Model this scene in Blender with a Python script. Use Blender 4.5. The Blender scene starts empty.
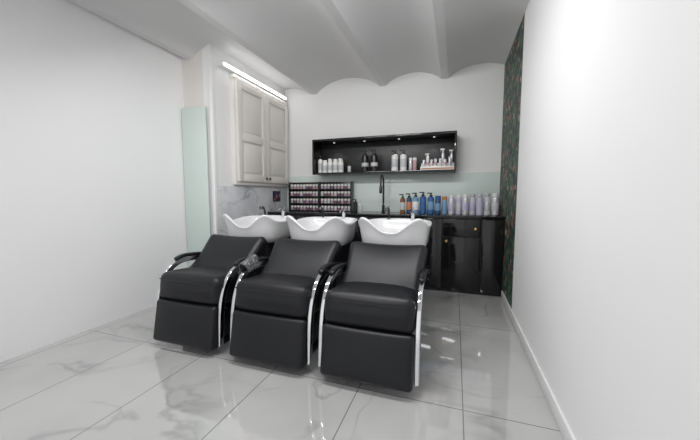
import bpy,bmesh,math,random
from mathutils import Vector, Matrix
random.seed(3)
S=bpy.context.scene
C=S.collection
S.view_settings.view_transform='Standard'

# ---------------- materials ----------------
def mat(name,col,rough=.5,metal=0,coat=0,emit=None,es=0,noise=0,nscale=20,bump=0,bscale=200,spec=.5):
    m=bpy.data.materials.new(name); m.use_nodes=True
    n=m.node_tree.nodes; l=m.node_tree.links; b=n['Principled BSDF']
    b.inputs['Base Color'].default_value=(*col,1); b.inputs['Roughness'].default_value=rough
    b.inputs['Metallic'].default_value=metal; b.inputs['Coat Weight'].default_value=coat
    b.inputs['Specular IOR Level'].default_value=spec
    if emit: b.inputs['Emission Color'].default_value=(*emit,1); b.inputs['Emission Strength'].default_value=es
    if noise or bump:
        tc=n.new('ShaderNodeTexCoord')
    if noise:
        t=n.new('ShaderNodeTexNoise'); t.inputs['Scale'].default_value=nscale; t.inputs['Detail'].default_value=3
        l.new(tc.outputs['Object'],t.inputs['Vector'])
        mx=n.new('ShaderNodeMix'); mx.data_type='RGBA'
        mx.inputs[6].default_value=(*[c*(1-noise) for c in col],1); mx.inputs[7].default_value=(*[min(1,c*(1+noise)) for c in col],1)
        l.new(t.outputs['Fac'],mx.inputs[0]); l.new(mx.outputs[2],b.inputs['Base Color'])
    if bump:
        t=n.new('ShaderNodeTexNoise'); t.inputs['Scale'].default_value=bscale; t.inputs['Detail'].default_value=2
        l.new(tc.outputs['Object'],t.inputs['Vector'])
        bp=n.new('ShaderNodeBump'); bp.inputs['Strength'].default_value=bump; bp.inputs['Distance'].default_value=.002
        l.new(t.outputs['Fac'],bp.inputs['Height']); l.new(bp.outputs['Normal'],b.inputs['Normal'])
    return m
WALL=mat('wall_paint',(.88,.875,.87),.6,noise=.015,nscale=3)
WALLW=mat('white_wall_paint',(.92,.92,.92),.6,noise=.01,nscale=3)
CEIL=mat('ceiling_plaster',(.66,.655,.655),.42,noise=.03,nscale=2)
BEIGE=mat('cream_cabinet_paint',(.80,.77,.73),.45,noise=.02,nscale=5)
BLK=mat('gloss_black_laminate',(.008,.008,.009),.07,noise=.2,nscale=4)
BLKM=mat('satin_black',(.012,.012,.013),.35,noise=.2,nscale=8)
CHAR=mat('charcoal_panel',(.02,.021,.023),.4,noise=.1)
LEATHER=mat('black_leather',(.009,.0095,.012),.38,bump=.3,bscale=260,noise=.1,nscale=9,spec=.36)
CHROME=mat('chrome',(.78,.79,.81),.08,1,noise=.01)
GOLD=mat('brushed_gold',(.85,.58,.22),.25,1,noise=.03)
CERAM=mat('white_ceramic',(.74,.74,.75),.12,coat=.6,noise=.01)
SAGE=mat('sage_glass',(.73,.82,.78),.12,noise=.02,nscale=2,coat=.3)
MINT=mat('frosted_mint_glass',(.64,.73,.69),.1,noise=.03,nscale=1.5,coat=.4)
BASEB=mat('white_baseboard',(.86,.86,.86),.4,noise=.01)
LED=mat('led_tube',(1,1,1),.3,emit=(1,1,1),es=7,noise=.01)
SPOT=mat('spot_lens',(1,1,1),.3,emit=(1,.93,.82),es=1.0,noise=.01)
WPL=mat('white_plastic',(.8,.8,.79),.3,noise=.02)
BPL=mat('black_plastic',(.012,.012,.013),.28,noise=.1)
LGREY=mat('light_grey_plastic',(.55,.56,.57),.4,noise=.1,nscale=60)
SILV=mat('silver_plastic',(.62,.62,.66),.25,.4,noise=.03)
LILAC=mat('lilac_plastic',(.50,.47,.60),.3,noise=.03)
PLUM=mat('plum_label',(.20,.12,.17),.35,noise=.1)
MAUVE=mat('mauve_label',(.42,.33,.38),.35,noise=.1)
ROSE=mat('rose_plastic',(.55,.34,.36),.35,noise=.1)
BLUE=mat('blue_plastic',(.04,.12,.30),.25,noise=.05)
LBLUE=mat('light_blue_plastic',(.18,.32,.48),.25,noise=.05)
TEAL=mat('navy_plastic',(.03,.07,.16),.25,noise=.05)
AMBER=mat('amber_plastic',(.22,.08,.03),.2,noise=.05)
ORNG=mat('copper_orange_label',(.55,.22,.10),.4,noise=.05)

def marble(name,base,vein,rough,scale,tile=False,amt=1.0,cloud=.18):
    m=bpy.data.materials.new(name); m.use_nodes=True
    n=m.node_tree.nodes; l=m.node_tree.links; b=n['Principled BSDF']
    tc=n.new('ShaderNodeTexCoord')
    n1=n.new('ShaderNodeTexNoise'); n1.inputs['Scale'].default_value=scale; n1.inputs['Detail'].default_value=4; n1.inputs['Roughness'].default_value=.5
    n1.inputs['Distortion'].default_value=.7
    l.new(tc.outputs['Object'],n1.inputs['Vector'])
    s=n.new('ShaderNodeMath'); s.operation='SUBTRACT'; s.inputs[1].default_value=.5; l.new(n1.outputs['Fac'],s.inputs[0])
    a=n.new('ShaderNodeMath'); a.operation='ABSOLUTE'; l.new(s.outputs[0],a.inputs[0])
    r=n.new('ShaderNodeMapRange'); r.inputs['From Min'].default_value=0; r.inputs['From Max'].default_value=.03
    r.inputs['To Min'].default_value=amt; r.inputs['To Max'].default_value=0; l.new(a.outputs[0],r.inputs['Value'])
    n2=n.new('ShaderNodeTexNoise'); n2.inputs['Scale'].default_value=scale*1.3; l.new(tc.outputs['Object'],n2.inputs['Vector'])
    r2=n.new('ShaderNodeMapRange'); r2.inputs['From Min'].default_value=.40; r2.inputs['From Max'].default_value=.66
    l.new(n2.outputs['Fac'],r2.inputs['Value'])
    mu=n.new('ShaderNodeMath'); mu.operation='MULTIPLY'; l.new(r.outputs[0],mu.inputs[0]); l.new(r2.outputs[0],mu.inputs[1])
    ad=n.new('ShaderNodeMath'); ad.operation='MULTIPLY_ADD'; l.new(r2.outputs[0],ad.inputs[0]); ad.inputs[1].default_value=cloud
    l.new(mu.outputs[0],ad.inputs[2])
    mx=n.new('ShaderNodeMix'); mx.data_type='RGBA'; mx.inputs[6].default_value=(*base,1); mx.inputs[7].default_value=(*vein,1)
    l.new(ad.outputs[0],mx.inputs[0])
    out=mx.outputs[2]
    if tile:
        mp=n.new('ShaderNodeMapping'); mp.inputs['Location'].default_value=(-.072+.61*20,-1.73+1.2*10,0)
        l.new(tc.outputs['Object'],mp.inputs['Vector'])
        bk=n.new('ShaderNodeTexBrick'); bk.offset=0; bk.squash=1
        bk.inputs['Scale'].default_value=1; bk.inputs['Brick Width'].default_value=.61; bk.inputs['Row Height'].default_value=1.2
        bk.inputs['Mortar Size'].default_value=.0034; bk.inputs['Mortar Smooth'].default_value=0.3
        l.new(mp.outputs[0],bk.inputs['Vector'])
        m2=n.new('ShaderNodeMix'); m2.data_type='RGBA'; l.new(bk.outputs['Fac'],m2.inputs[0]); l.new(out,m2.inputs[6]); m2.inputs[7].default_value=(.18,.18,.19,1)
        out=m2.outputs[2]
    l.new(out,b.inputs['Base Color']); b.inputs['Roughness'].default_value=rough
    if tile: b.inputs['Coat Weight'].default_value=1; b.inputs['Coat Roughness'].default_value=.02; b.inputs['Coat IOR'].default_value=1.7
    return m
FLOOR=marble('marble_floor_tiles',(.53,.528,.522),(.33,.325,.32),.08,1.3,True,.7,.3)
MARB=marble('marble_splash',(.72,.725,.745),(.38,.39,.43),.2,2.4,False,.8,.4)

def wallpaper():
    m=bpy.data.materials.new('floral_wallpaper'); m.use_nodes=True
    n=m.node_tree.nodes; l=m.node_tree.links; b=n['Principled BSDF']
    tc=n.new('ShaderNodeTexCoord')
    def layer(scale,thr,col,prev,seedoff,dist):
        mp=n.new('ShaderNodeMapping'); mp.inputs['Location'].default_value=(seedoff,seedoff*2,seedoff); l.new(tc.outputs['Object'],mp.inputs['Vector'])
        nz=n.new('ShaderNodeTexNoise'); nz.inputs['Scale'].default_value=14; l.new(mp.outputs[0],nz.inputs['Vector'])
        vm=n.new('ShaderNodeVectorMath'); vm.operation='MULTIPLY_ADD'; l.new(nz.outputs['Color'],vm.inputs[0]); vm.inputs[1].default_value=(dist,dist,dist); l.new(mp.outputs[0],vm.inputs[2])
        v=n.new('ShaderNodeTexVoronoi'); v.inputs['Scale'].default_value=scale; l.new(vm.outputs[0],v.inputs['Vector'])
        c=n.new('ShaderNodeMath'); c.operation='LESS_THAN'; c.inputs[1].default_value=thr; l.new(v.outputs['Distance'],c.inputs[0])
        mx=n.new('ShaderNodeMix'); mx.data_type='RGBA'; l.new(c.outputs[0],mx.inputs[0])
        if isinstance(prev,tuple): mx.inputs[6].default_value=(*prev,1)
        else: l.new(prev,mx.inputs[6])
        mx.inputs[7].default_value=(*col,1); return mx.outputs[2]
    o=layer(11,.42,(.06,.14,.10),(.018,.032,.03),0,.2)
    o=layer(10,.34,(.11,.18,.10),o,3,.16)
    o=layer(6,.25,(.34,.13,.12),o,7,.1)
    o=layer(7,.2,(.55,.37,.26),o,11,.1)
    l.new(o,b.inputs['Base Color']); b.inputs['Roughness'].default_value=.55
    return m
PAPER=wallpaper()

def vormat(name,c0,c1,scale,pos=.55):
    m=bpy.data.materials.new(name); m.use_nodes=True
    n=m.node_tree.nodes; l=m.node_tree.links; b=n['Principled BSDF']
    tc=n.new('ShaderNodeTexCoord'); v=n.new('ShaderNodeTexVoronoi'); v.inputs['Scale'].default_value=scale
    l.new(tc.outputs['Object'],v.inputs['Vector'])
    cr=n.new('ShaderNodeValToRGB'); e=cr.color_ramp.elements; e[0].color=(*c0,1); e[1].color=(*c1,1); e[1].position=pos
    l.new(v.outputs['Distance'],cr.inputs['Fac']); l.new(cr.outputs[0],b.inputs['Base Color']); b.inputs['Roughness'].default_value=.6; return m
PICT=vormat('picture_print',(.55,.3,.08),(.03,.02,.12),14)
CLOTH=vormat('patterned_grey_cloth',(.6,.61,.62),(.08,.083,.088),55,.42)

# ---------------- geometry helpers: shapes = (verts,faces) ----------------
def join(*sh):
    V=[];F=[]
    for v,f in sh:
        o=len(V); V+=list(v); F+=[tuple(i+o for i in q) for q in f]
    return V,F
def xf(sh,M): return [tuple(M@Vector(v)) for v in sh[0]],sh[1]
def T(x,y,z): return Matrix.Translation((x,y,z))
def mk(name,parts,parent=None,loc=(0,0,0),sharp=35,smooth=True,**props):
    V=[];F=[];MI=[];mats=[]
    for sh,m in parts:
        if m not in mats: mats.append(m)
        o=len(V); V+=list(sh[0])
        for q in sh[1]: F.append(tuple(i+o for i in q)); MI.append(mats.index(m))
    me=bpy.data.meshes.new(name); me.from_pydata(V,[],F)
    for m in mats: me.materials.append(m)
    for p,i in zip(me.polygons,MI): p.material_index=i
    bm=bmesh.new(); bm.from_mesh(me); bmesh.ops.recalc_face_normals(bm,faces=bm.faces); bm.to_mesh(me); bm.free()
    if smooth:
        for p in me.polygons: p.use_smooth=True
        me.set_sharp_from_angle(angle=math.radians(sharp))
    ob=bpy.data.objects.new(name,me); C.objects.link(ob); ob.location=loc
    if parent: ob.parent=parent
    for k,v in props.items(): ob[k]=v
    return ob
def empty(name,loc,**props):
    e=bpy.data.objects.new(name,None); e.empty_display_size=.1; C.objects.link(e); e.location=loc
    for k,v in props.items(): e[k]=v
    return e
def bx(x0,x1,y0,y1,z0,z1,bev=.003):
    bm=bmesh.new(); bmesh.ops.create_cube(bm,size=1)
    for v in bm.verts:
        v.co=Vector(((x0+x1)/2+v.co.x*(x1-x0),(y0+y1)/2+v.co.y*(y1-y0),(z0+z1)/2+v.co.z*(z1-z0)))
    if bev>0:
        b=min(bev,.45*min(x1-x0,y1-y0,z1-z0)); bmesh.ops.bevel(bm,geom=list(bm.edges),offset=b,segments=2,affect='EDGES',profile=.5)
    bm.verts.index_update()
    r=([tuple(v.co) for v in bm.verts],[tuple(v.index for v in f.verts) for f in bm.faces]); bm.free(); return r
def rbox(sx,sy,sz,r,m=8,k=4,deform=None):
    H=(sx/2,sy/2,sz/2); ax=[]
    for h in H:
        rr=min(r,h*.999); a=[]
        for i in range(k): a.append(-h+rr*(1-math.tan(math.pi/4*(1-i/k))))
        for i in range(m+1): a.append(-(h-rr)+2*(h-rr)*i/m)
        for i in range(1,k+1): a.append(h-rr*(1-math.tan(math.pi/4*i/k)))
        ax.append(a)
    N=len(ax[0])-1; idx={}; V=[]
    def vid(i,j,l):
        key=(i,j,l)
        if key not in idx:
            p=Vector((ax[0][i],ax[1][j],ax[2][l])); q=Vector([max(-(h-min(r,h*.999)),min(h-min(r,h*.999),c)) for c,h in zip(p,H)])
            d=p-q; 
            if d.length>1e-9: p=q+d.normalized()*r if min(H)>=r else q+Vector([dd*min(r,h)/r for dd,h in zip(d.normalized()*r,H)])
            if deform: p=Vector(deform(p))
            idx[key]=len(V); V.append(tuple(p))
        return idx[key]
    F=[]
    for i in range(N):
        for j in range(N):
            for s in (0,N):
                F.append((vid(i,j,s),vid(i+1,j,s),vid(i+1,j+1,s),vid(i,j+1,s)))
                F.append((vid(i,s,j),vid(i+1,s,j),vid(i+1,s,j+1),vid(i,s,j+1)))
                F.append((vid(s,i,j),vid(s,i+1,j),vid(s,i+1,j+1),vid(s,i,j+1)))
    return V,F
def lathe(prof,seg=20):
    V=[];F=[]
    for r,z in prof:
        for i in range(seg):
            a=2*math.pi*i/seg; V.append((r*math.cos(a),r*math.sin(a),z))
    for j in range(len(prof)-1):
        for i in range(seg):
            F.append((j*seg+i,j*seg+(i+1)%seg,(j+1)*seg+(i+1)%seg,(j+1)*seg+i))
    F.append(tuple(range(seg))[::-1]); F.append(tuple((len(prof)-1)*seg+i for i in range(seg)))
    return V,F
def smoothpath(P,n=6):
    P=[Vector(p) for p in P]; out=[]
    Q=[P[0]*2-P[1]]+P+[P[-1]*2-P[-2]]
    for i in range(1,len(Q)-2):
        a,b,c,d=Q[i-1:i+3]
        for s in range(n):
            t=s/n; out.append(.5*((2*b)+(c-a)*t+(2*a-5*b+4*c-d)*t*t+(-a+3*b-3*c+d)*t**3))
    out.append(P[-1]); return out
def sweep(P,w,h,side=(1,0,0),seg=14,pw=2.0,taper=True):
    V=[];F=[];n=len(P); side=Vector(side).normalized()
    for i,p in enumerate(P):
        t=(P[min(i+1,n-1)]-P[max(i-1,0)]).normalized(); u=t.cross(side).normalized()
        sc=.6 if taper and i in(0,n-1) else 1
        for s in range(seg):
            a=2*math.pi*s/seg; c,sn=math.cos(a),math.sin(a)
            x=math.copysign(abs(c)**(2/pw),c)*w/2*sc; y=math.copysign(abs(sn)**(2/pw),sn)*h/2*sc
            V.append(tuple(p+side*x+u*y))
    for i in range(n-1):
        for s in range(seg): F.append((i*seg+s,i*seg+(s+1)%seg,(i+1)*seg+(s+1)%seg,(i+1)*seg+s))
    F.append(tuple(range(seg))[::-1]); F.append(tuple((n-1)*seg+s for s in range(seg)))
    return V,F
def dup(root,loc,**props):
    r=root.copy(); C.objects.link(r); r.location=loc
    for k,v in props.items(): r[k]=v
    def rec2(o,p):
        for c in [c for c in bpy.data.objects if c.parent==o]:
            k=c.copy(); C.objects.link(k); k.parent=p; rec2(c,k)
    rec2(root,r)
    return r

# ---------------- room ----------------
XR=.55; YB=4.45; XL=-2.64; YE=2.86; XLL=-3.06; ZW=.95; YF=3.90
st=dict(kind='structure')
mk('floor',[(bx(-3.3,.7,-1.8,4.6,-.1,0,0),FLOOR)],smooth=False,**st)
mk('wall_back',[(bx(XL-.1,XR+.1,YB,YB+.12,0,3.1,0),WALL)],smooth=False,**st)
mk('wall_right',[(bx(XR,XR+.12,3.26,YB,0,3.1,0),PAPER)],smooth=False,**st)
mk('wall_right_front',[(bx(XR,XR+.12,-1.8,3.26,0,3.1,0),WALLW)],smooth=False,**st)
mk('wall_left',[(bx(XL-.12,XL,YE,YB,0,3.1,0),WALL)],smooth=False,**st)
mk('wall_left_return',[(bx(-3.2,XL-.12,YE,YE+.12,0,3.1,0),BEIGE)],smooth=False,**st)
mk('wall_left_front',[(bx(XLL-.12,XLL,-1.8,YE,0,3.1,0),WALLW)],smooth=False,**st)
mk('baseboard_right',[(bx(XR-.015,XR,-1.8,3.86,0,.09,.003),BASEB)],**st)
mk('trim_1',[(bx(XL-.035,XL+.012,YE-.02,YE+.03,0,2.72,.004),BASEB)],**st)
mk('wall_marble_panel',[(bx(XL,XL+.012,YE+.03,YB,0,1.31,.002),MARB)],**st)
mk('wall_back_glass_panel',[(bx(XL+.013,XR-.002,YB-.012,YB,ZW,1.5,.002),SAGE)],**st)
# vaulted ceiling
ribs=[.72,-.175,-1.03,-2.12,-2.95,-3.6]
prof=[]; zr=2.765; hw=.045
for i in range(len(ribs)-1):
    a,b=ribs[i],ribs[i+1]
    prof.append((a,zr-.004)); prof.append((a-hw,zr))
    n=16; w=(a-hw)-(b+hw)
    for k in range(1,n):
        t=k/n; prof.append((a-hw-w*t, zr+.175*w*(1-(2*t-1)**2)**.8))
    prof.append((b+hw,zr))
prof.append((ribs[-1],zr-.012))
V=[];F=[]
for y in(-1.8,4.6):
    for x,z in prof: V.append((x,y,z))
for y in(-1.8,4.6):
    for x,z in prof: V.append((x,y,3.15))
n=len(prof)
for i in range(n-1):
    F.append((i,i+1,n+i+1,n+i)); F.append((2*n+i,2*n+i+1,3*n+i+1,3*n+i)); F.append((i,i+1,2*n+i+1,2*n+i)); F.append((n+i,n+i+1,3*n+i+1,3*n+i))
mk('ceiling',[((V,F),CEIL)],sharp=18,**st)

# glass partition
g=mk('glass_partition',[(bx(-3.05,-2.70,YE-.05,YE-.035,.02,2.2,.002),MINT)],label='pale mint frosted glass panel beside the wall end',category='glass panel')
mk('frame',[(bx(-3.05,-2.70,YE-.055,YE-.03,0,.02,.002),CHROME)],parent=g)

# ---------------- wall cabinet ----------------
wc=empty('wall_cabinet',(XL,3.81,1.33),label='cream painted wall cabinet with two panelled double doors',category='cabinet')
mk('body',[(bx(0,.05,-.65,.62,0,1.33,.004),BEIGE)],parent=wc)
mk('cornice',[(bx(0,.062,-.66,.63,1.29,1.34,.008),BEIGE)],parent=wc)
def paneldoor(y0,y1):
    z0,z1=.045,1.275; x=.052; zm=.60
    parts=[bx(x,x+.010,y0,y1,z0,z1,.001)]
    sw=.085
    for a,b,c,d in((y0,y0+sw,z0,z1),(y1-sw,y1,z0,z1),(y0+sw,y1-sw,z0,z0+sw),(y0+sw,y1-sw,z1-sw,z1),(y0+sw,y1-sw,zm-.045,zm+.045)):
        parts.append(bx(x+.010,x+.028,a,b,c,d,.003))
    for c,d in((z0+sw,zm-.045),(zm+.045,z1-sw)):
        parts.append(bx(x+.010,x+.021,y0+sw+.035,y1-sw-.035,c+.035,d-.035,.008))
    return join(*parts)
for i,(a,b) in enumerate(((-.62,-.02),(-.012,.588))):
    d=mk('door',[(paneldoor(a,b),BEIGE)],parent=wc)
    yk=b-.035 if i==0 else a+.035
    k=mk('knob',[(xf(lathe([(.006,0),(.006,.012),(.014,.016),(.016,.024),(.010,.031)]),T(.078,yk,.10)@Matrix.Rotation(math.radians(90),4,'Y')),BPL)],parent=d,label='small dark knob')

# tube light
tl=empty('tube_light',(XL,3.68,2.70),label='long white fluorescent tube fitting above the wall cabinet',category='light')
mk('housing',[(bx(0,.075,-.72,.68,-.015,.035,.005),WPL)],parent=tl)
mk('tube',[(sweep([Vector((.09,-.70,.005)),Vector((.09,0,.005)),Vector((.09,.64,.005))],.026,.026,taper=False),LED)],parent=tl)

# small picture on marble
pf=mk('framed_picture',[(bx(0,.012,-.1,.1,0,.16,.003),BPL)],loc=(XL+.012,4.12,1.10),label='small colourful picture in a black frame on marble',category='picture')
mk('print',[(bx(.012,.015,-.085,.085,.015,.145,0),PICT)],parent=pf)

# ---------------- base cabinets & worktop ----------------
def knob(parent,x,z,y=YF-.02):
    return mk('knob',[(xf(lathe([(.006,0),(.006,.01),(.015,.014),(.017,.022),(.012,.028)]),T(x,y,z)@Matrix.Rotation(math.radians(90),4,'X')),GOLD)],parent=parent,label='round gold knob')
def cabinet(x0,x1,drawers,doors,lab):
    cx=(x0+x1)/2; e=empty('base_cabinet',(cx,YF,0),label=lab,category='cabinet')
    mk('body',[(bx(x0+.001-cx,x1-.001-cx,.002,YB-YF-.013,0,ZW-.035,.002),BLKM)],parent=e)
    for a,b,c,d,kx,kz in drawers:
        dr=mk('drawer',[(bx(a-cx,b-cx,-.018,.0,c,d,.003),BLK)],parent=e); knob(dr,kx-cx,kz,-.018)
    for a,b,c,d,kx,kz in doors:
        dr=mk('door',[(bx(a-cx,b-cx,-.018,.0,c,d,.003),BLK)],parent=e)
        if kx is not None: knob(dr,kx-cx,kz,-.018)
    return e
cabinet(-.14,XR-.002,[(-.13,.30,.70,.905,.235,.80)],[(-.13,.30,.03,.69,-.09,.64),(.31,XR-.006,.03,.905,None,0)],
        'gloss black cabinet with a gold-knobbed drawer and doors')
for x0 in(-.765,-1.39,-2.015,-2.625):
    x1=x0+.623
    if x0==-2.625: x1=-2.017
    m=(x0+x1)/2
    e=cabinet(x0,x1,[],[(x0+.005,m-.002,.03,.905,m-.04,.8),(m+.002,x1-.005,.03,.905,m+.04,.8)],'gloss black base cabinet with double doors and gold knobs')
    e['group']='black double door cabinets under worktop'
mk('worktop',[(bx(XL+.013,XR-.001,YF-.03,YB-.013,ZW-.035,ZW,.003),BLK)],label='long gloss black worktop on the base cabinets',category='countertop')

# ---------------- floating shelf ----------------
sx0,sx1,sz0,sz1,sy0=-2.02,0.0,1.50,2.01,4.15
sh=empty('wall_shelf',((sx0+sx1)/2,YB,sz0),label='long black open box wall shelf with spotlights',category='shelf')
hw2=(sx1-sx0)/2; D=-(YB-sy0); Hh=sz1-sz0
mk('board',[(bx(-hw2,hw2,D,-.013,0,.025,.002),BLK)],parent=sh)
mk('board',[(bx(-hw2,hw2,D,-.001,Hh-.03,Hh,.002),BLK)],parent=sh)
mk('side_panel',[(bx(-hw2,-hw2+.025,D,-.001,.025,Hh-.03,.002),BLK)],parent=sh)
mk('side_panel',[(bx(hw2-.025,hw2,D,-.001,.025,Hh-.03,.002),BLK)],parent=sh)
mk('back_panel',[(bx(-hw2+.025,hw2-.025,-.012,-.001,.025,Hh-.03,.001),CHAR)],parent=sh)
for x in(-.72,-.25,.25,.72):
    s=mk('spotlight',[(lathe([(.02,0),(.024,.004),(.024,.008)]),CHROME)],parent=sh,loc=(x,-.15,Hh-.038))
    mk('lens',[(lathe([(.001,-.002),(.014,-.002),(.014,.001)]),SPOT)],parent=s)
    L=bpy.data.lights.new('shelf_spot','SPOT'); L.energy=2.2; L.spot_size=math.radians(100); L.color=(1,.94,.86); L.shadow_soft_size=.02
    lo=bpy.data.objects.new('shelf_spot_lamp',L); C.objects.link(lo); lo.parent=s; lo.location=(0,0,-.01)

# ---------------- bottles ----------------
def body_prof(h,r,kind):
    if kind=='pump':
        return [(r*.85,0),(r,.006),(r,h*.70),(r*.93,h*.76),(r*.6,h*.80),(r*.36,h*.82),(r*.36,h*.84)]
    if kind=='tub':
        return [(r*.85,0),(r,.006),(r,h*.76),(r*.94,h*.81),(r*.75,h*.84),(r*.72,h*.85)]
    if kind=='spray':
        return [(r*.8,0),(r*.95,.006),(r,h*.25),(r*.95,h*.5),(r*.8,h*.68),(r*.4,h*.76),(r*.35,h*.78)]
    if kind=='cyl':
        return [(r*.85,0),(r,.006),(r,h*.78),(r*.9,h*.82),(r*.5,h*.84)]
def bottle(name,x,y,z,h,r,bm_,cm,kind,label,lab=None,group=None):
    seg=20
    o=mk(name,[(lathe(body_prof(h,r,kind),seg),bm_)],loc=(x,y,z),label=label,category='bottle')
    if group: o['group']=group
    if kind=='pump':
        sh=join(lathe([(r*.46,h*.815),(r*.5,h*.82),(r*.5,h*.88),(r*.25,h*.89),(r*.2,h*.95),(r*.2,h*.97)],14),
                lathe([(r*.34,h*.95),(r*.42,h*.96),(r*.4,h*.995),(r*.1,h)],14),
                sweep(smoothpath([(0,0,h*.975),(-.022,-.012,h*.978),(-.046,-.024,h*.965)],3),.014,.013,side=(0,0,1),seg=8))
        mk('pump',[(sh,cm)],parent=o)
    elif kind=='spray':
        sh=join(lathe([(r*.42,h*.76),(r*.45,h*.77),(r*.4,h*.84),(r*.25,h*.86)],14),bx(-.035,.022,-.009,.009,h*.86,h*.96,.005),
                sweep([Vector((-.02,0,h*.87)),Vector((-.03,0,h*.80)),Vector((-.028,0,h*.76))],.008,.006,side=(0,1,0),seg=8))
        mk('spray_head',[(sh,cm)],parent=o)
    elif kind=='tub':
        mk('cap',[(lathe([(r*.76,h*.84),(r*.8,h*.85),(r*.8,h*.985),(r*.7,h)],16),cm)],parent=o)
    else:
        mk('cap',[(lathe([(r*.95,h*.79),(r*.98,h*.80),(r*.97,h*.98),(r*.8,h)],16),cm)],parent=o)
    if lab:
        mk('label',[(lathe([(r*1.012,h*.2),(r*1.02,h*.205),(r*1.02,h*.58),(r*1.012,h*.585)],seg),lab)],parent=o)
    return o
zs=1.525; ys=4.27
G1='toiletries on the wall shelf'
bottle('pump_bottle',-1.945,ys,zs,.26,.034,WPL,BPL,'pump','white pump bottle with black pump on the shelf',LGREY,G1)
for x,y,h in((-1.86,ys-.02,.19),(-1.775,ys-.02,.2),(-1.69,ys-.02,.2),(-1.605,ys-.02,.19),(-1.82,ys+.08,.22),(-1.65,ys+.08,.22)):
    bottle('bottle',x,y,zs,h,.038,WPL,WPL,'tub','plain white round bottle with white cap',LGREY if y<ys else None,G1)
bottle('bottle',-1.48,ys,zs,.12,.025,LGREY,BPL,'cyl','short grey bottle with black cap',None,G1)
for x in(-1.24,-1.105):
    o=bottle('pump_bottle',x,ys,zs,.31,.05,BPL,BPL,'pump','large black pump bottle with small white label',None,G1)
    mk('label',[(lathe([(.0505,.08),(.051,.081),(.051,.13),(.0505,.131)],20),LGREY)],parent=o)
for x in(-.81,-.69):
    bottle('pump_bottle',x,ys,zs,.29,.046,WPL,BPL,'pump','white pump bottle with black pump and label',LGREY,G1)
for x in(-.59,-.535):
    bottle('bottle',x,ys-.01,zs,.18,.025,SILV if x<-.55 else ROSE,WPL,'cyl','slim bottle with white cap on the shelf',None,G1)
ds=mk('display_stand',[(join(bx(-.215,.215,-.09,.02,0,.05,.003),bx(-.215,.215,.02,.09,0,.10,.003)),WPL)],loc=(-.235,ys-.01,zs),label='white stepped display stand holding small bottles',category='display stand')
mk('label_strip',[(bx(-.2,.2,-.092,-.09,.012,.03,0),ORNG)],parent=ds)
for i,(x,hh,mt) in enumerate(((-.41,.09,SILV),(-.36,.1,WPL),(-.31,.09,SILV),(-.26,.1,WPL),(-.20,.10,SILV),(-.14,.09,WPL),(-.08,.12,SILV))):
    bottle('small_bottle',x,ys-.05,zs+.05,hh,.018,mt,WPL,'cyl','small bottle on a white display stand',ROSE if i%2 else None,'small bottles on the display stand')
for x,hh in((-.37,.14),(-.17,.2),(-.06,.18)):
    bottle('spray_bottle',x,ys+.05,zs+.10,hh,.022,SILV if x>-.3 else WPL,WPL,'spray','slim silver spray bottle on the display stand',None,'small bottles on the display stand')

G2='bottles on the worktop'
yc=4.12
for x,h,r,bm_,cm,kd,lab,txt in(
 (-1.335,.19,.03,BPL,BPL,'pump',None,'small black pump bottle beside the rack'),
 (-1.26,.13,.026,LGREY,WPL,'cyl',None,'short grey bottle with white cap'),
 (-.665,.26,.034,AMBER,BPL,'pump',LGREY,'dark amber pump bottle on the worktop'),
 (-.585,.27,.036,TEAL,BPL,'pump',ORNG,'dark pump bottle with orange label'),
 (-.495,.28,.042,LBLUE,BPL,'pump',WPL,'light blue pump bottle with black pump'),
 (-.402,.29,.044,BLUE,BPL,'pump',None,'blue pump bottle with black pump'),
 (-.302,.28,.044,BLUE,BPL,'pump',LBLUE,'blue pump bottle with pale blue label'),
 (-.21,.24,.037,TEAL,BLUE,'cyl',LBLUE,'navy blue bottle with blue cap'),
 (-.13,.23,.033,LBLUE,ORNG,'cyl',None,'light blue bottle with copper cap'),
 (-.045,.25,.039,SILV,WPL,'tub',LILAC,'silver bottle with lilac label'),
 (.04,.25,.039,LILAC,WPL,'tub',LGREY,'lilac bottle with white cap'),
 (.122,.26,.039,SILV,WPL,'tub',LILAC,'silver bottle with lilac label'),
 (.204,.26,.039,LGREY,SILV,'tub',LILAC,'pale grey bottle with lilac label'),
 (.288,.26,.040,LILAC,SILV,'tub',None,'lilac bottle with silver cap'),
 (.375,.27,.041,LGREY,SILV,'tub',SILV,'pale grey bottle with silver label'),
 (.465,.27,.042,SILV,WPL,'tub',LGREY,'tall silver bottle with white cap')):
    bottle('pump_bottle' if kd=='pump' else 'bottle',x,yc+.02*math.sin(x*40),ZW,h,r,bm_,cm,kd,txt,lab,G2)

# faucet
fa=empty('kitchen_faucet',(-.97,4.28,ZW),label='tall black gooseneck faucet on the worktop',category='faucet')
mk('base',[(lathe([(.03,0),(.03,.01),(.02,.02),(.02,.1),(.012,.11)]),BPL)],parent=fa)
mk('spout',[(join(sweep(smoothpath([(0,0,.1),(0,0,.40),(0,-.03,.49),(0,-.09,.52),(0,-.15,.49),(0,-.17,.42),(0,-.17,.36)],6),.024,.024),
   *[xf(lathe([(.013,0),(.017,.003),(.017,.007),(.013,.01)],12),T(0,0,.14+i*.018)) for i in range(14)],
   xf(lathe([(.012,0),(.02,.01),(.02,.09),(.014,.1)],14),T(0,-.17,.27))),BPL)],parent=fa)
mk('handle',[(sweep([Vector((.015,0,.06)),Vector((.06,0,.07)),Vector((.10,0,.09))],.012,.012,side=(0,1,0)),BPL)],parent=fa)

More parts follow.
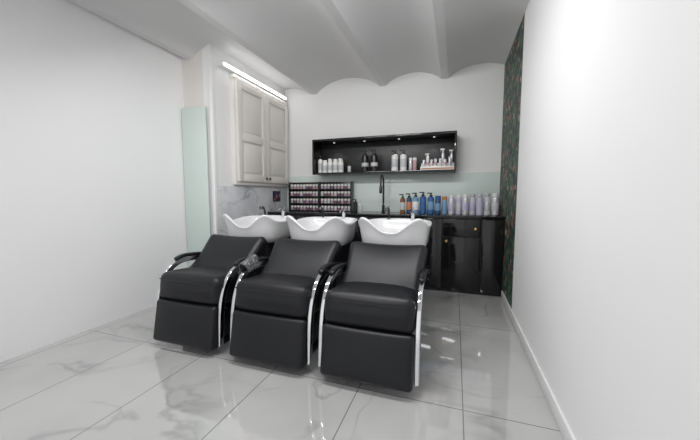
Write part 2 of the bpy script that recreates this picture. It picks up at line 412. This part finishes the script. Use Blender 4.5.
# display racks with colour bottles
def rack(cx):
    e=empty('bottle_rack',(cx,4.30,ZW),label='black tiered rack filled with small colour bottles',category='rack',group='bottle racks on the worktop')
    w=.26
    mk('back_panel',[(bx(-w,w,.10,.11,0,.45,.002),BPL)],parent=e)
    mk('side_panel',[(bx(-w,-w+.012,-.02,.10,0,.45,.002),BPL)],parent=e)
    mk('side_panel',[(bx(w-.012,w,-.02,.10,0,.45,.002),BPL)],parent=e)
    for i in range(4):
        mk('shelf_board',[(bx(-w+.012,w-.012,-.02,.10,.0+i*.11,.012+i*.11,.002),BPL)],parent=e)
    return e
protos=[(MAUVE,WPL),(PLUM,WPL),(ROSE,WPL),(LGREY,WPL)]
pm=[]
for b_,c_ in protos:
    o=mk('colour_bottle',[(lathe([(.02,0),(.0235,.003),(.0235,.04),(.021,.042)],12),b_),(lathe([(.021,.042),(.022,.043),(.022,.068),(.012,.073)],12),c_)],
      label='small hair colour bottle on the black rack',category='bottle',group='small colour bottles on racks')
    pm.append(o)
used=[0]*len(pm)
for cx in(-2.245,-1.72):
    rack(cx)
    for r_ in range(4):
        for k in range(9):
            j=random.choice([0,0,0,1,1,2,3]); 
            loc=(cx-.22+k*.055,4.32,ZW+.0125+r_*.11)
            if not used[j]: used[j]=1; pm[j].location=loc
            else:
                q=pm[j].copy(); C.objects.link(q); q.location=loc

# ---------------- shampoo basins ----------------
def basin_shape():
    n=120; V=[];F=[]
    rows=[(.60,0),(.75,.025),(.85,.10),(.91,.28),(.94,.55),(.962,.78),(.985,.90),(1.0,.955),(1.0,.985),(.985,1.008),(.95,1.008),(.91,.97),(.87,.87),(.80,.64),(.66,.46),(.42,.38),(.15,.36)]
    for sc,f in rows:
        for i in range(n):
            a=2*math.pi*i/n; phi=abs(((math.degrees(a)+90+180)%360)-180)
            c,s=math.cos(a),math.sin(a)
            ex=3.6; rr=(abs(c)**ex+abs(s)**ex)**(-1/ex)
            h=.95-.068*math.exp(-(phi/21)**3.2)+.058*math.exp(-((phi-39)/12)**2)-.018*math.exp(-((phi-80)/22)**2)+.014*math.exp(-((phi-180)/60)**2)
            flare=1+.055*math.exp(-((phi-40)/14)**2)*max(0,f-.5)*2-.045*math.exp(-(phi/17)**2)
            zb=.71
            z=zb+(h-zb)*f
            V.append((rr*c*.316*sc*flare, rr*s*.29*sc*flare, z))
    m=len(rows)
    for j in range(m-1):
        for i in range(n): F.append((j*n+i,j*n+(i+1)%n,(j+1)*n+(i+1)%n,(j+1)*n+i))
    F.append(tuple(range(n))); F.append(tuple((m-1)*n+i for i in range(n)))
    return V,F
YBAS=2.77
CX=(-.50,-1.21,-1.95)
BXs=(-.51,-1.235,-1.97)
def basin(cx,lab):
    e=empty('shampoo_basin',(cx,YBAS,0),label=lab,category='basin',group='row of shampoo basins')
    mk('bowl',[(basin_shape(),CERAM)],parent=e,sharp=70)
    mk('pedestal',[(rbox(.40,.40,.715,.03,m=2,k=3),BLKM)],parent=e,loc=(0,.02,.3575))
    mk('mixer_tap',[(join(lathe([(.02,0),(.02,.05),(.016,.06)],14),
        sweep(smoothpath([(0,0,.05),(0,-.02,.08),(0,-.07,.085),(0,-.11,.07)],4),.018,.018),
        sweep([Vector((0,0,.06)),Vector((.0,.02,.09)),Vector((0,.05,.12))],.012,.008)),CHROME)],parent=e,loc=(.12,.265,.955))
    mk('hand_shower',[(join(sweep(smoothpath([(0,.0,.0),(0,-.01,.06),(0,-.035,.10),(0,-.07,.11)],5),.022,.022),
        xf(lathe([(.022,0),(.028,.01),(.02,.03)],14),T(0,-.07,.085))),BPL)],parent=e,loc=(-.12,.265,.955))
    return e
b0=basin(BXs[0],'white ceramic shampoo basin with raised neck rest on black pedestal')
for c in BXs[1:]: dup(b0,(c,YBAS,0))

# ---------------- salon chairs ----------------
def chair(cx,lab):
    e=empty('salon_chair',(cx,2.10,0),label=lab,category='chair',group='row of shampoo chairs')
    def ds(p):
        x,y,z=p; u=x/.29; v=(y)/.25
        if z>0: z+=.026*(1-min(1,u**4))*(1-min(1,v*v*.8))
        if y<0: y-=.026*(1-min(1,u**4))*max(0,1-abs(z)/.12)
        return x,y,z
    M=T(0,-.085,.445)@Matrix.Rotation(math.radians(-6),4,'X')
    mk('seat',[(xf(rbox(.592,.50,.22,.052,deform=ds),M),LEATHER)],parent=e)
    mk('seam',[(xf(sweep(smoothpath([(-.28,.15,.058),(-.294,-.19,.058),(-.25,-.251,.058),(0,-.268,.058),(.25,-.251,.058),(.294,-.19,.058),(.28,.15,.058)],6),.006,.006,side=(0,0,1),seg=6),M),BPL)],parent=e)
    def db(p):
        x,y,z=p; u=x/.295
        y-=.035*u*u
        if y<.0: y-=.03*(1-min(1,u*u))*(1-min(1,(z/.26)**2))
        y-=.05*max(0,-z/.25)**2
        x*=1+.07*max(0,z/.25)
        return x,y,z
    M=T(0,.165,.600)@Matrix.Rotation(math.radians(-45),4,'X')
    mk('backrest',[(xf(rbox(.59,.14,.49,.055,deform=db),M),LEATHER)],parent=e)
    def df(p):
        x,y,z=p; u=x/.28; v=z/.17
        if y<0: y-=.014*(1-min(1,u**4))*(1-min(1,v**4))
        return x,y,z
    M=T(0,-.338,.206)@Matrix.Rotation(math.radians(-10),4,'X')
    mk('footrest',[(xf(rbox(.588,.095,.325,.028,deform=df),M),LEATHER)],parent=e)
    mk('base_frame',[(join(bx(-.2,.2,-.22,.38,.03,.345,.02),bx(-.22,.22,-.24,.40,0,.03,.005)),BLKM)],parent=e)
    for s in(-1,1):
        X=s*.312
        P=smoothpath([(X,.27,.575),(X,.13,.615),(X,.0,.630),(X,-.11,.622),(X,-.205,.575),(X,-.27,.48),(X,-.305,.36),(X,-.32,.23),(X,-.33,.075)],7)
        mk('arm_frame',[(sweep(P,.028,.046,pw=6,seg=32,taper=False),CHROME)],parent=e,label='curved broad chrome arm frame')
        P=smoothpath([(X,.30,.605),(X,.15,.648),(X,.0,.667),(X,-.08,.666),(X,-.145,.648)],6)
        mk('armrest_pad',[(sweep(P,.044,.028,pw=3,seg=18),LEATHER)],parent=e)
        mk('frame_stay',[(sweep([Vector((X,-.25,.33)),Vector((X*.8,-.2,.31)),Vector((X*.5,-.15,.30))],.02,.02,side=(0,0,1)),BPL)],parent=e)
    return e
c0=chair(CX[0],'black leather shampoo chair with chrome arms and footrest')
dup(c0,(CX[1],2.10,0),label='black leather shampoo chair with a cloth on its armrest')
dup(c0,(CX[2],2.10,0))

# patterned cloth draped over the armrest
P=smoothpath([(-.052,0,-.12),(-.047,0,-.07),(-.040,0,-.02),(-.024,0,.018),(.0,0,.027),(.022,0,.018),(.034,0,-.01),(.036,0,-.05)],5)
sc_=sweep(P,.165,.012,side=(0,1,0),seg=28,pw=7)
vv=[(x+.004*math.sin(y*55+z*20),y*(1+.12*math.sin(z*30)),z+.006*math.sin(y*38)) for x,y,z in sc_[0]]
cl=mk('draped_cloth',[((vv,sc_[1]),CLOTH)],label='dark grey patterned cloth draped over a chair armrest',category='cloth')
cl.location=(CX[1]-.312,1.975,.672); cl.rotation_euler=(math.radians(12),0,0)

# ---------------- lights ----------------
def area(x,y,z,sx,sy,e,rot=(0,0,0),col=(1,1,1)):
    L=bpy.data.lights.new('led_panel','AREA'); L.shape='RECTANGLE'; L.size=sx; L.size_y=sy; L.energy=e; L.color=col
    o=bpy.data.objects.new('led_panel_lamp',L); C.objects.link(o); o.location=(x,y,z); o.rotation_euler=rot
t=math.radians(30)
area(-.6,1.6,2.64,.9,.12,24,rot=(t,0,0))
area(-1.7,1.6,2.64,.9,.12,14,rot=(t,math.radians(-12),0))
area(-1.2,.3,2.66,1.4,.12,18)
w=bpy.data.worlds.new('World'); S.world=w; w.use_nodes=True
w.node_tree.nodes['Background'].inputs[0].default_value=(.98,.985,1,1); w.node_tree.nodes['Background'].inputs[1].default_value=.92

cam=bpy.data.cameras.new('Camera'); co=bpy.data.objects.new('Camera',cam); C.objects.link(co)
cam.sensor_width=36; cam.lens=305/700*36; cam.clip_start=.02
co.location=(0,0,1.2); co.rotation_euler=(math.radians(90-4.7),0,math.radians(19)); S.camera=co
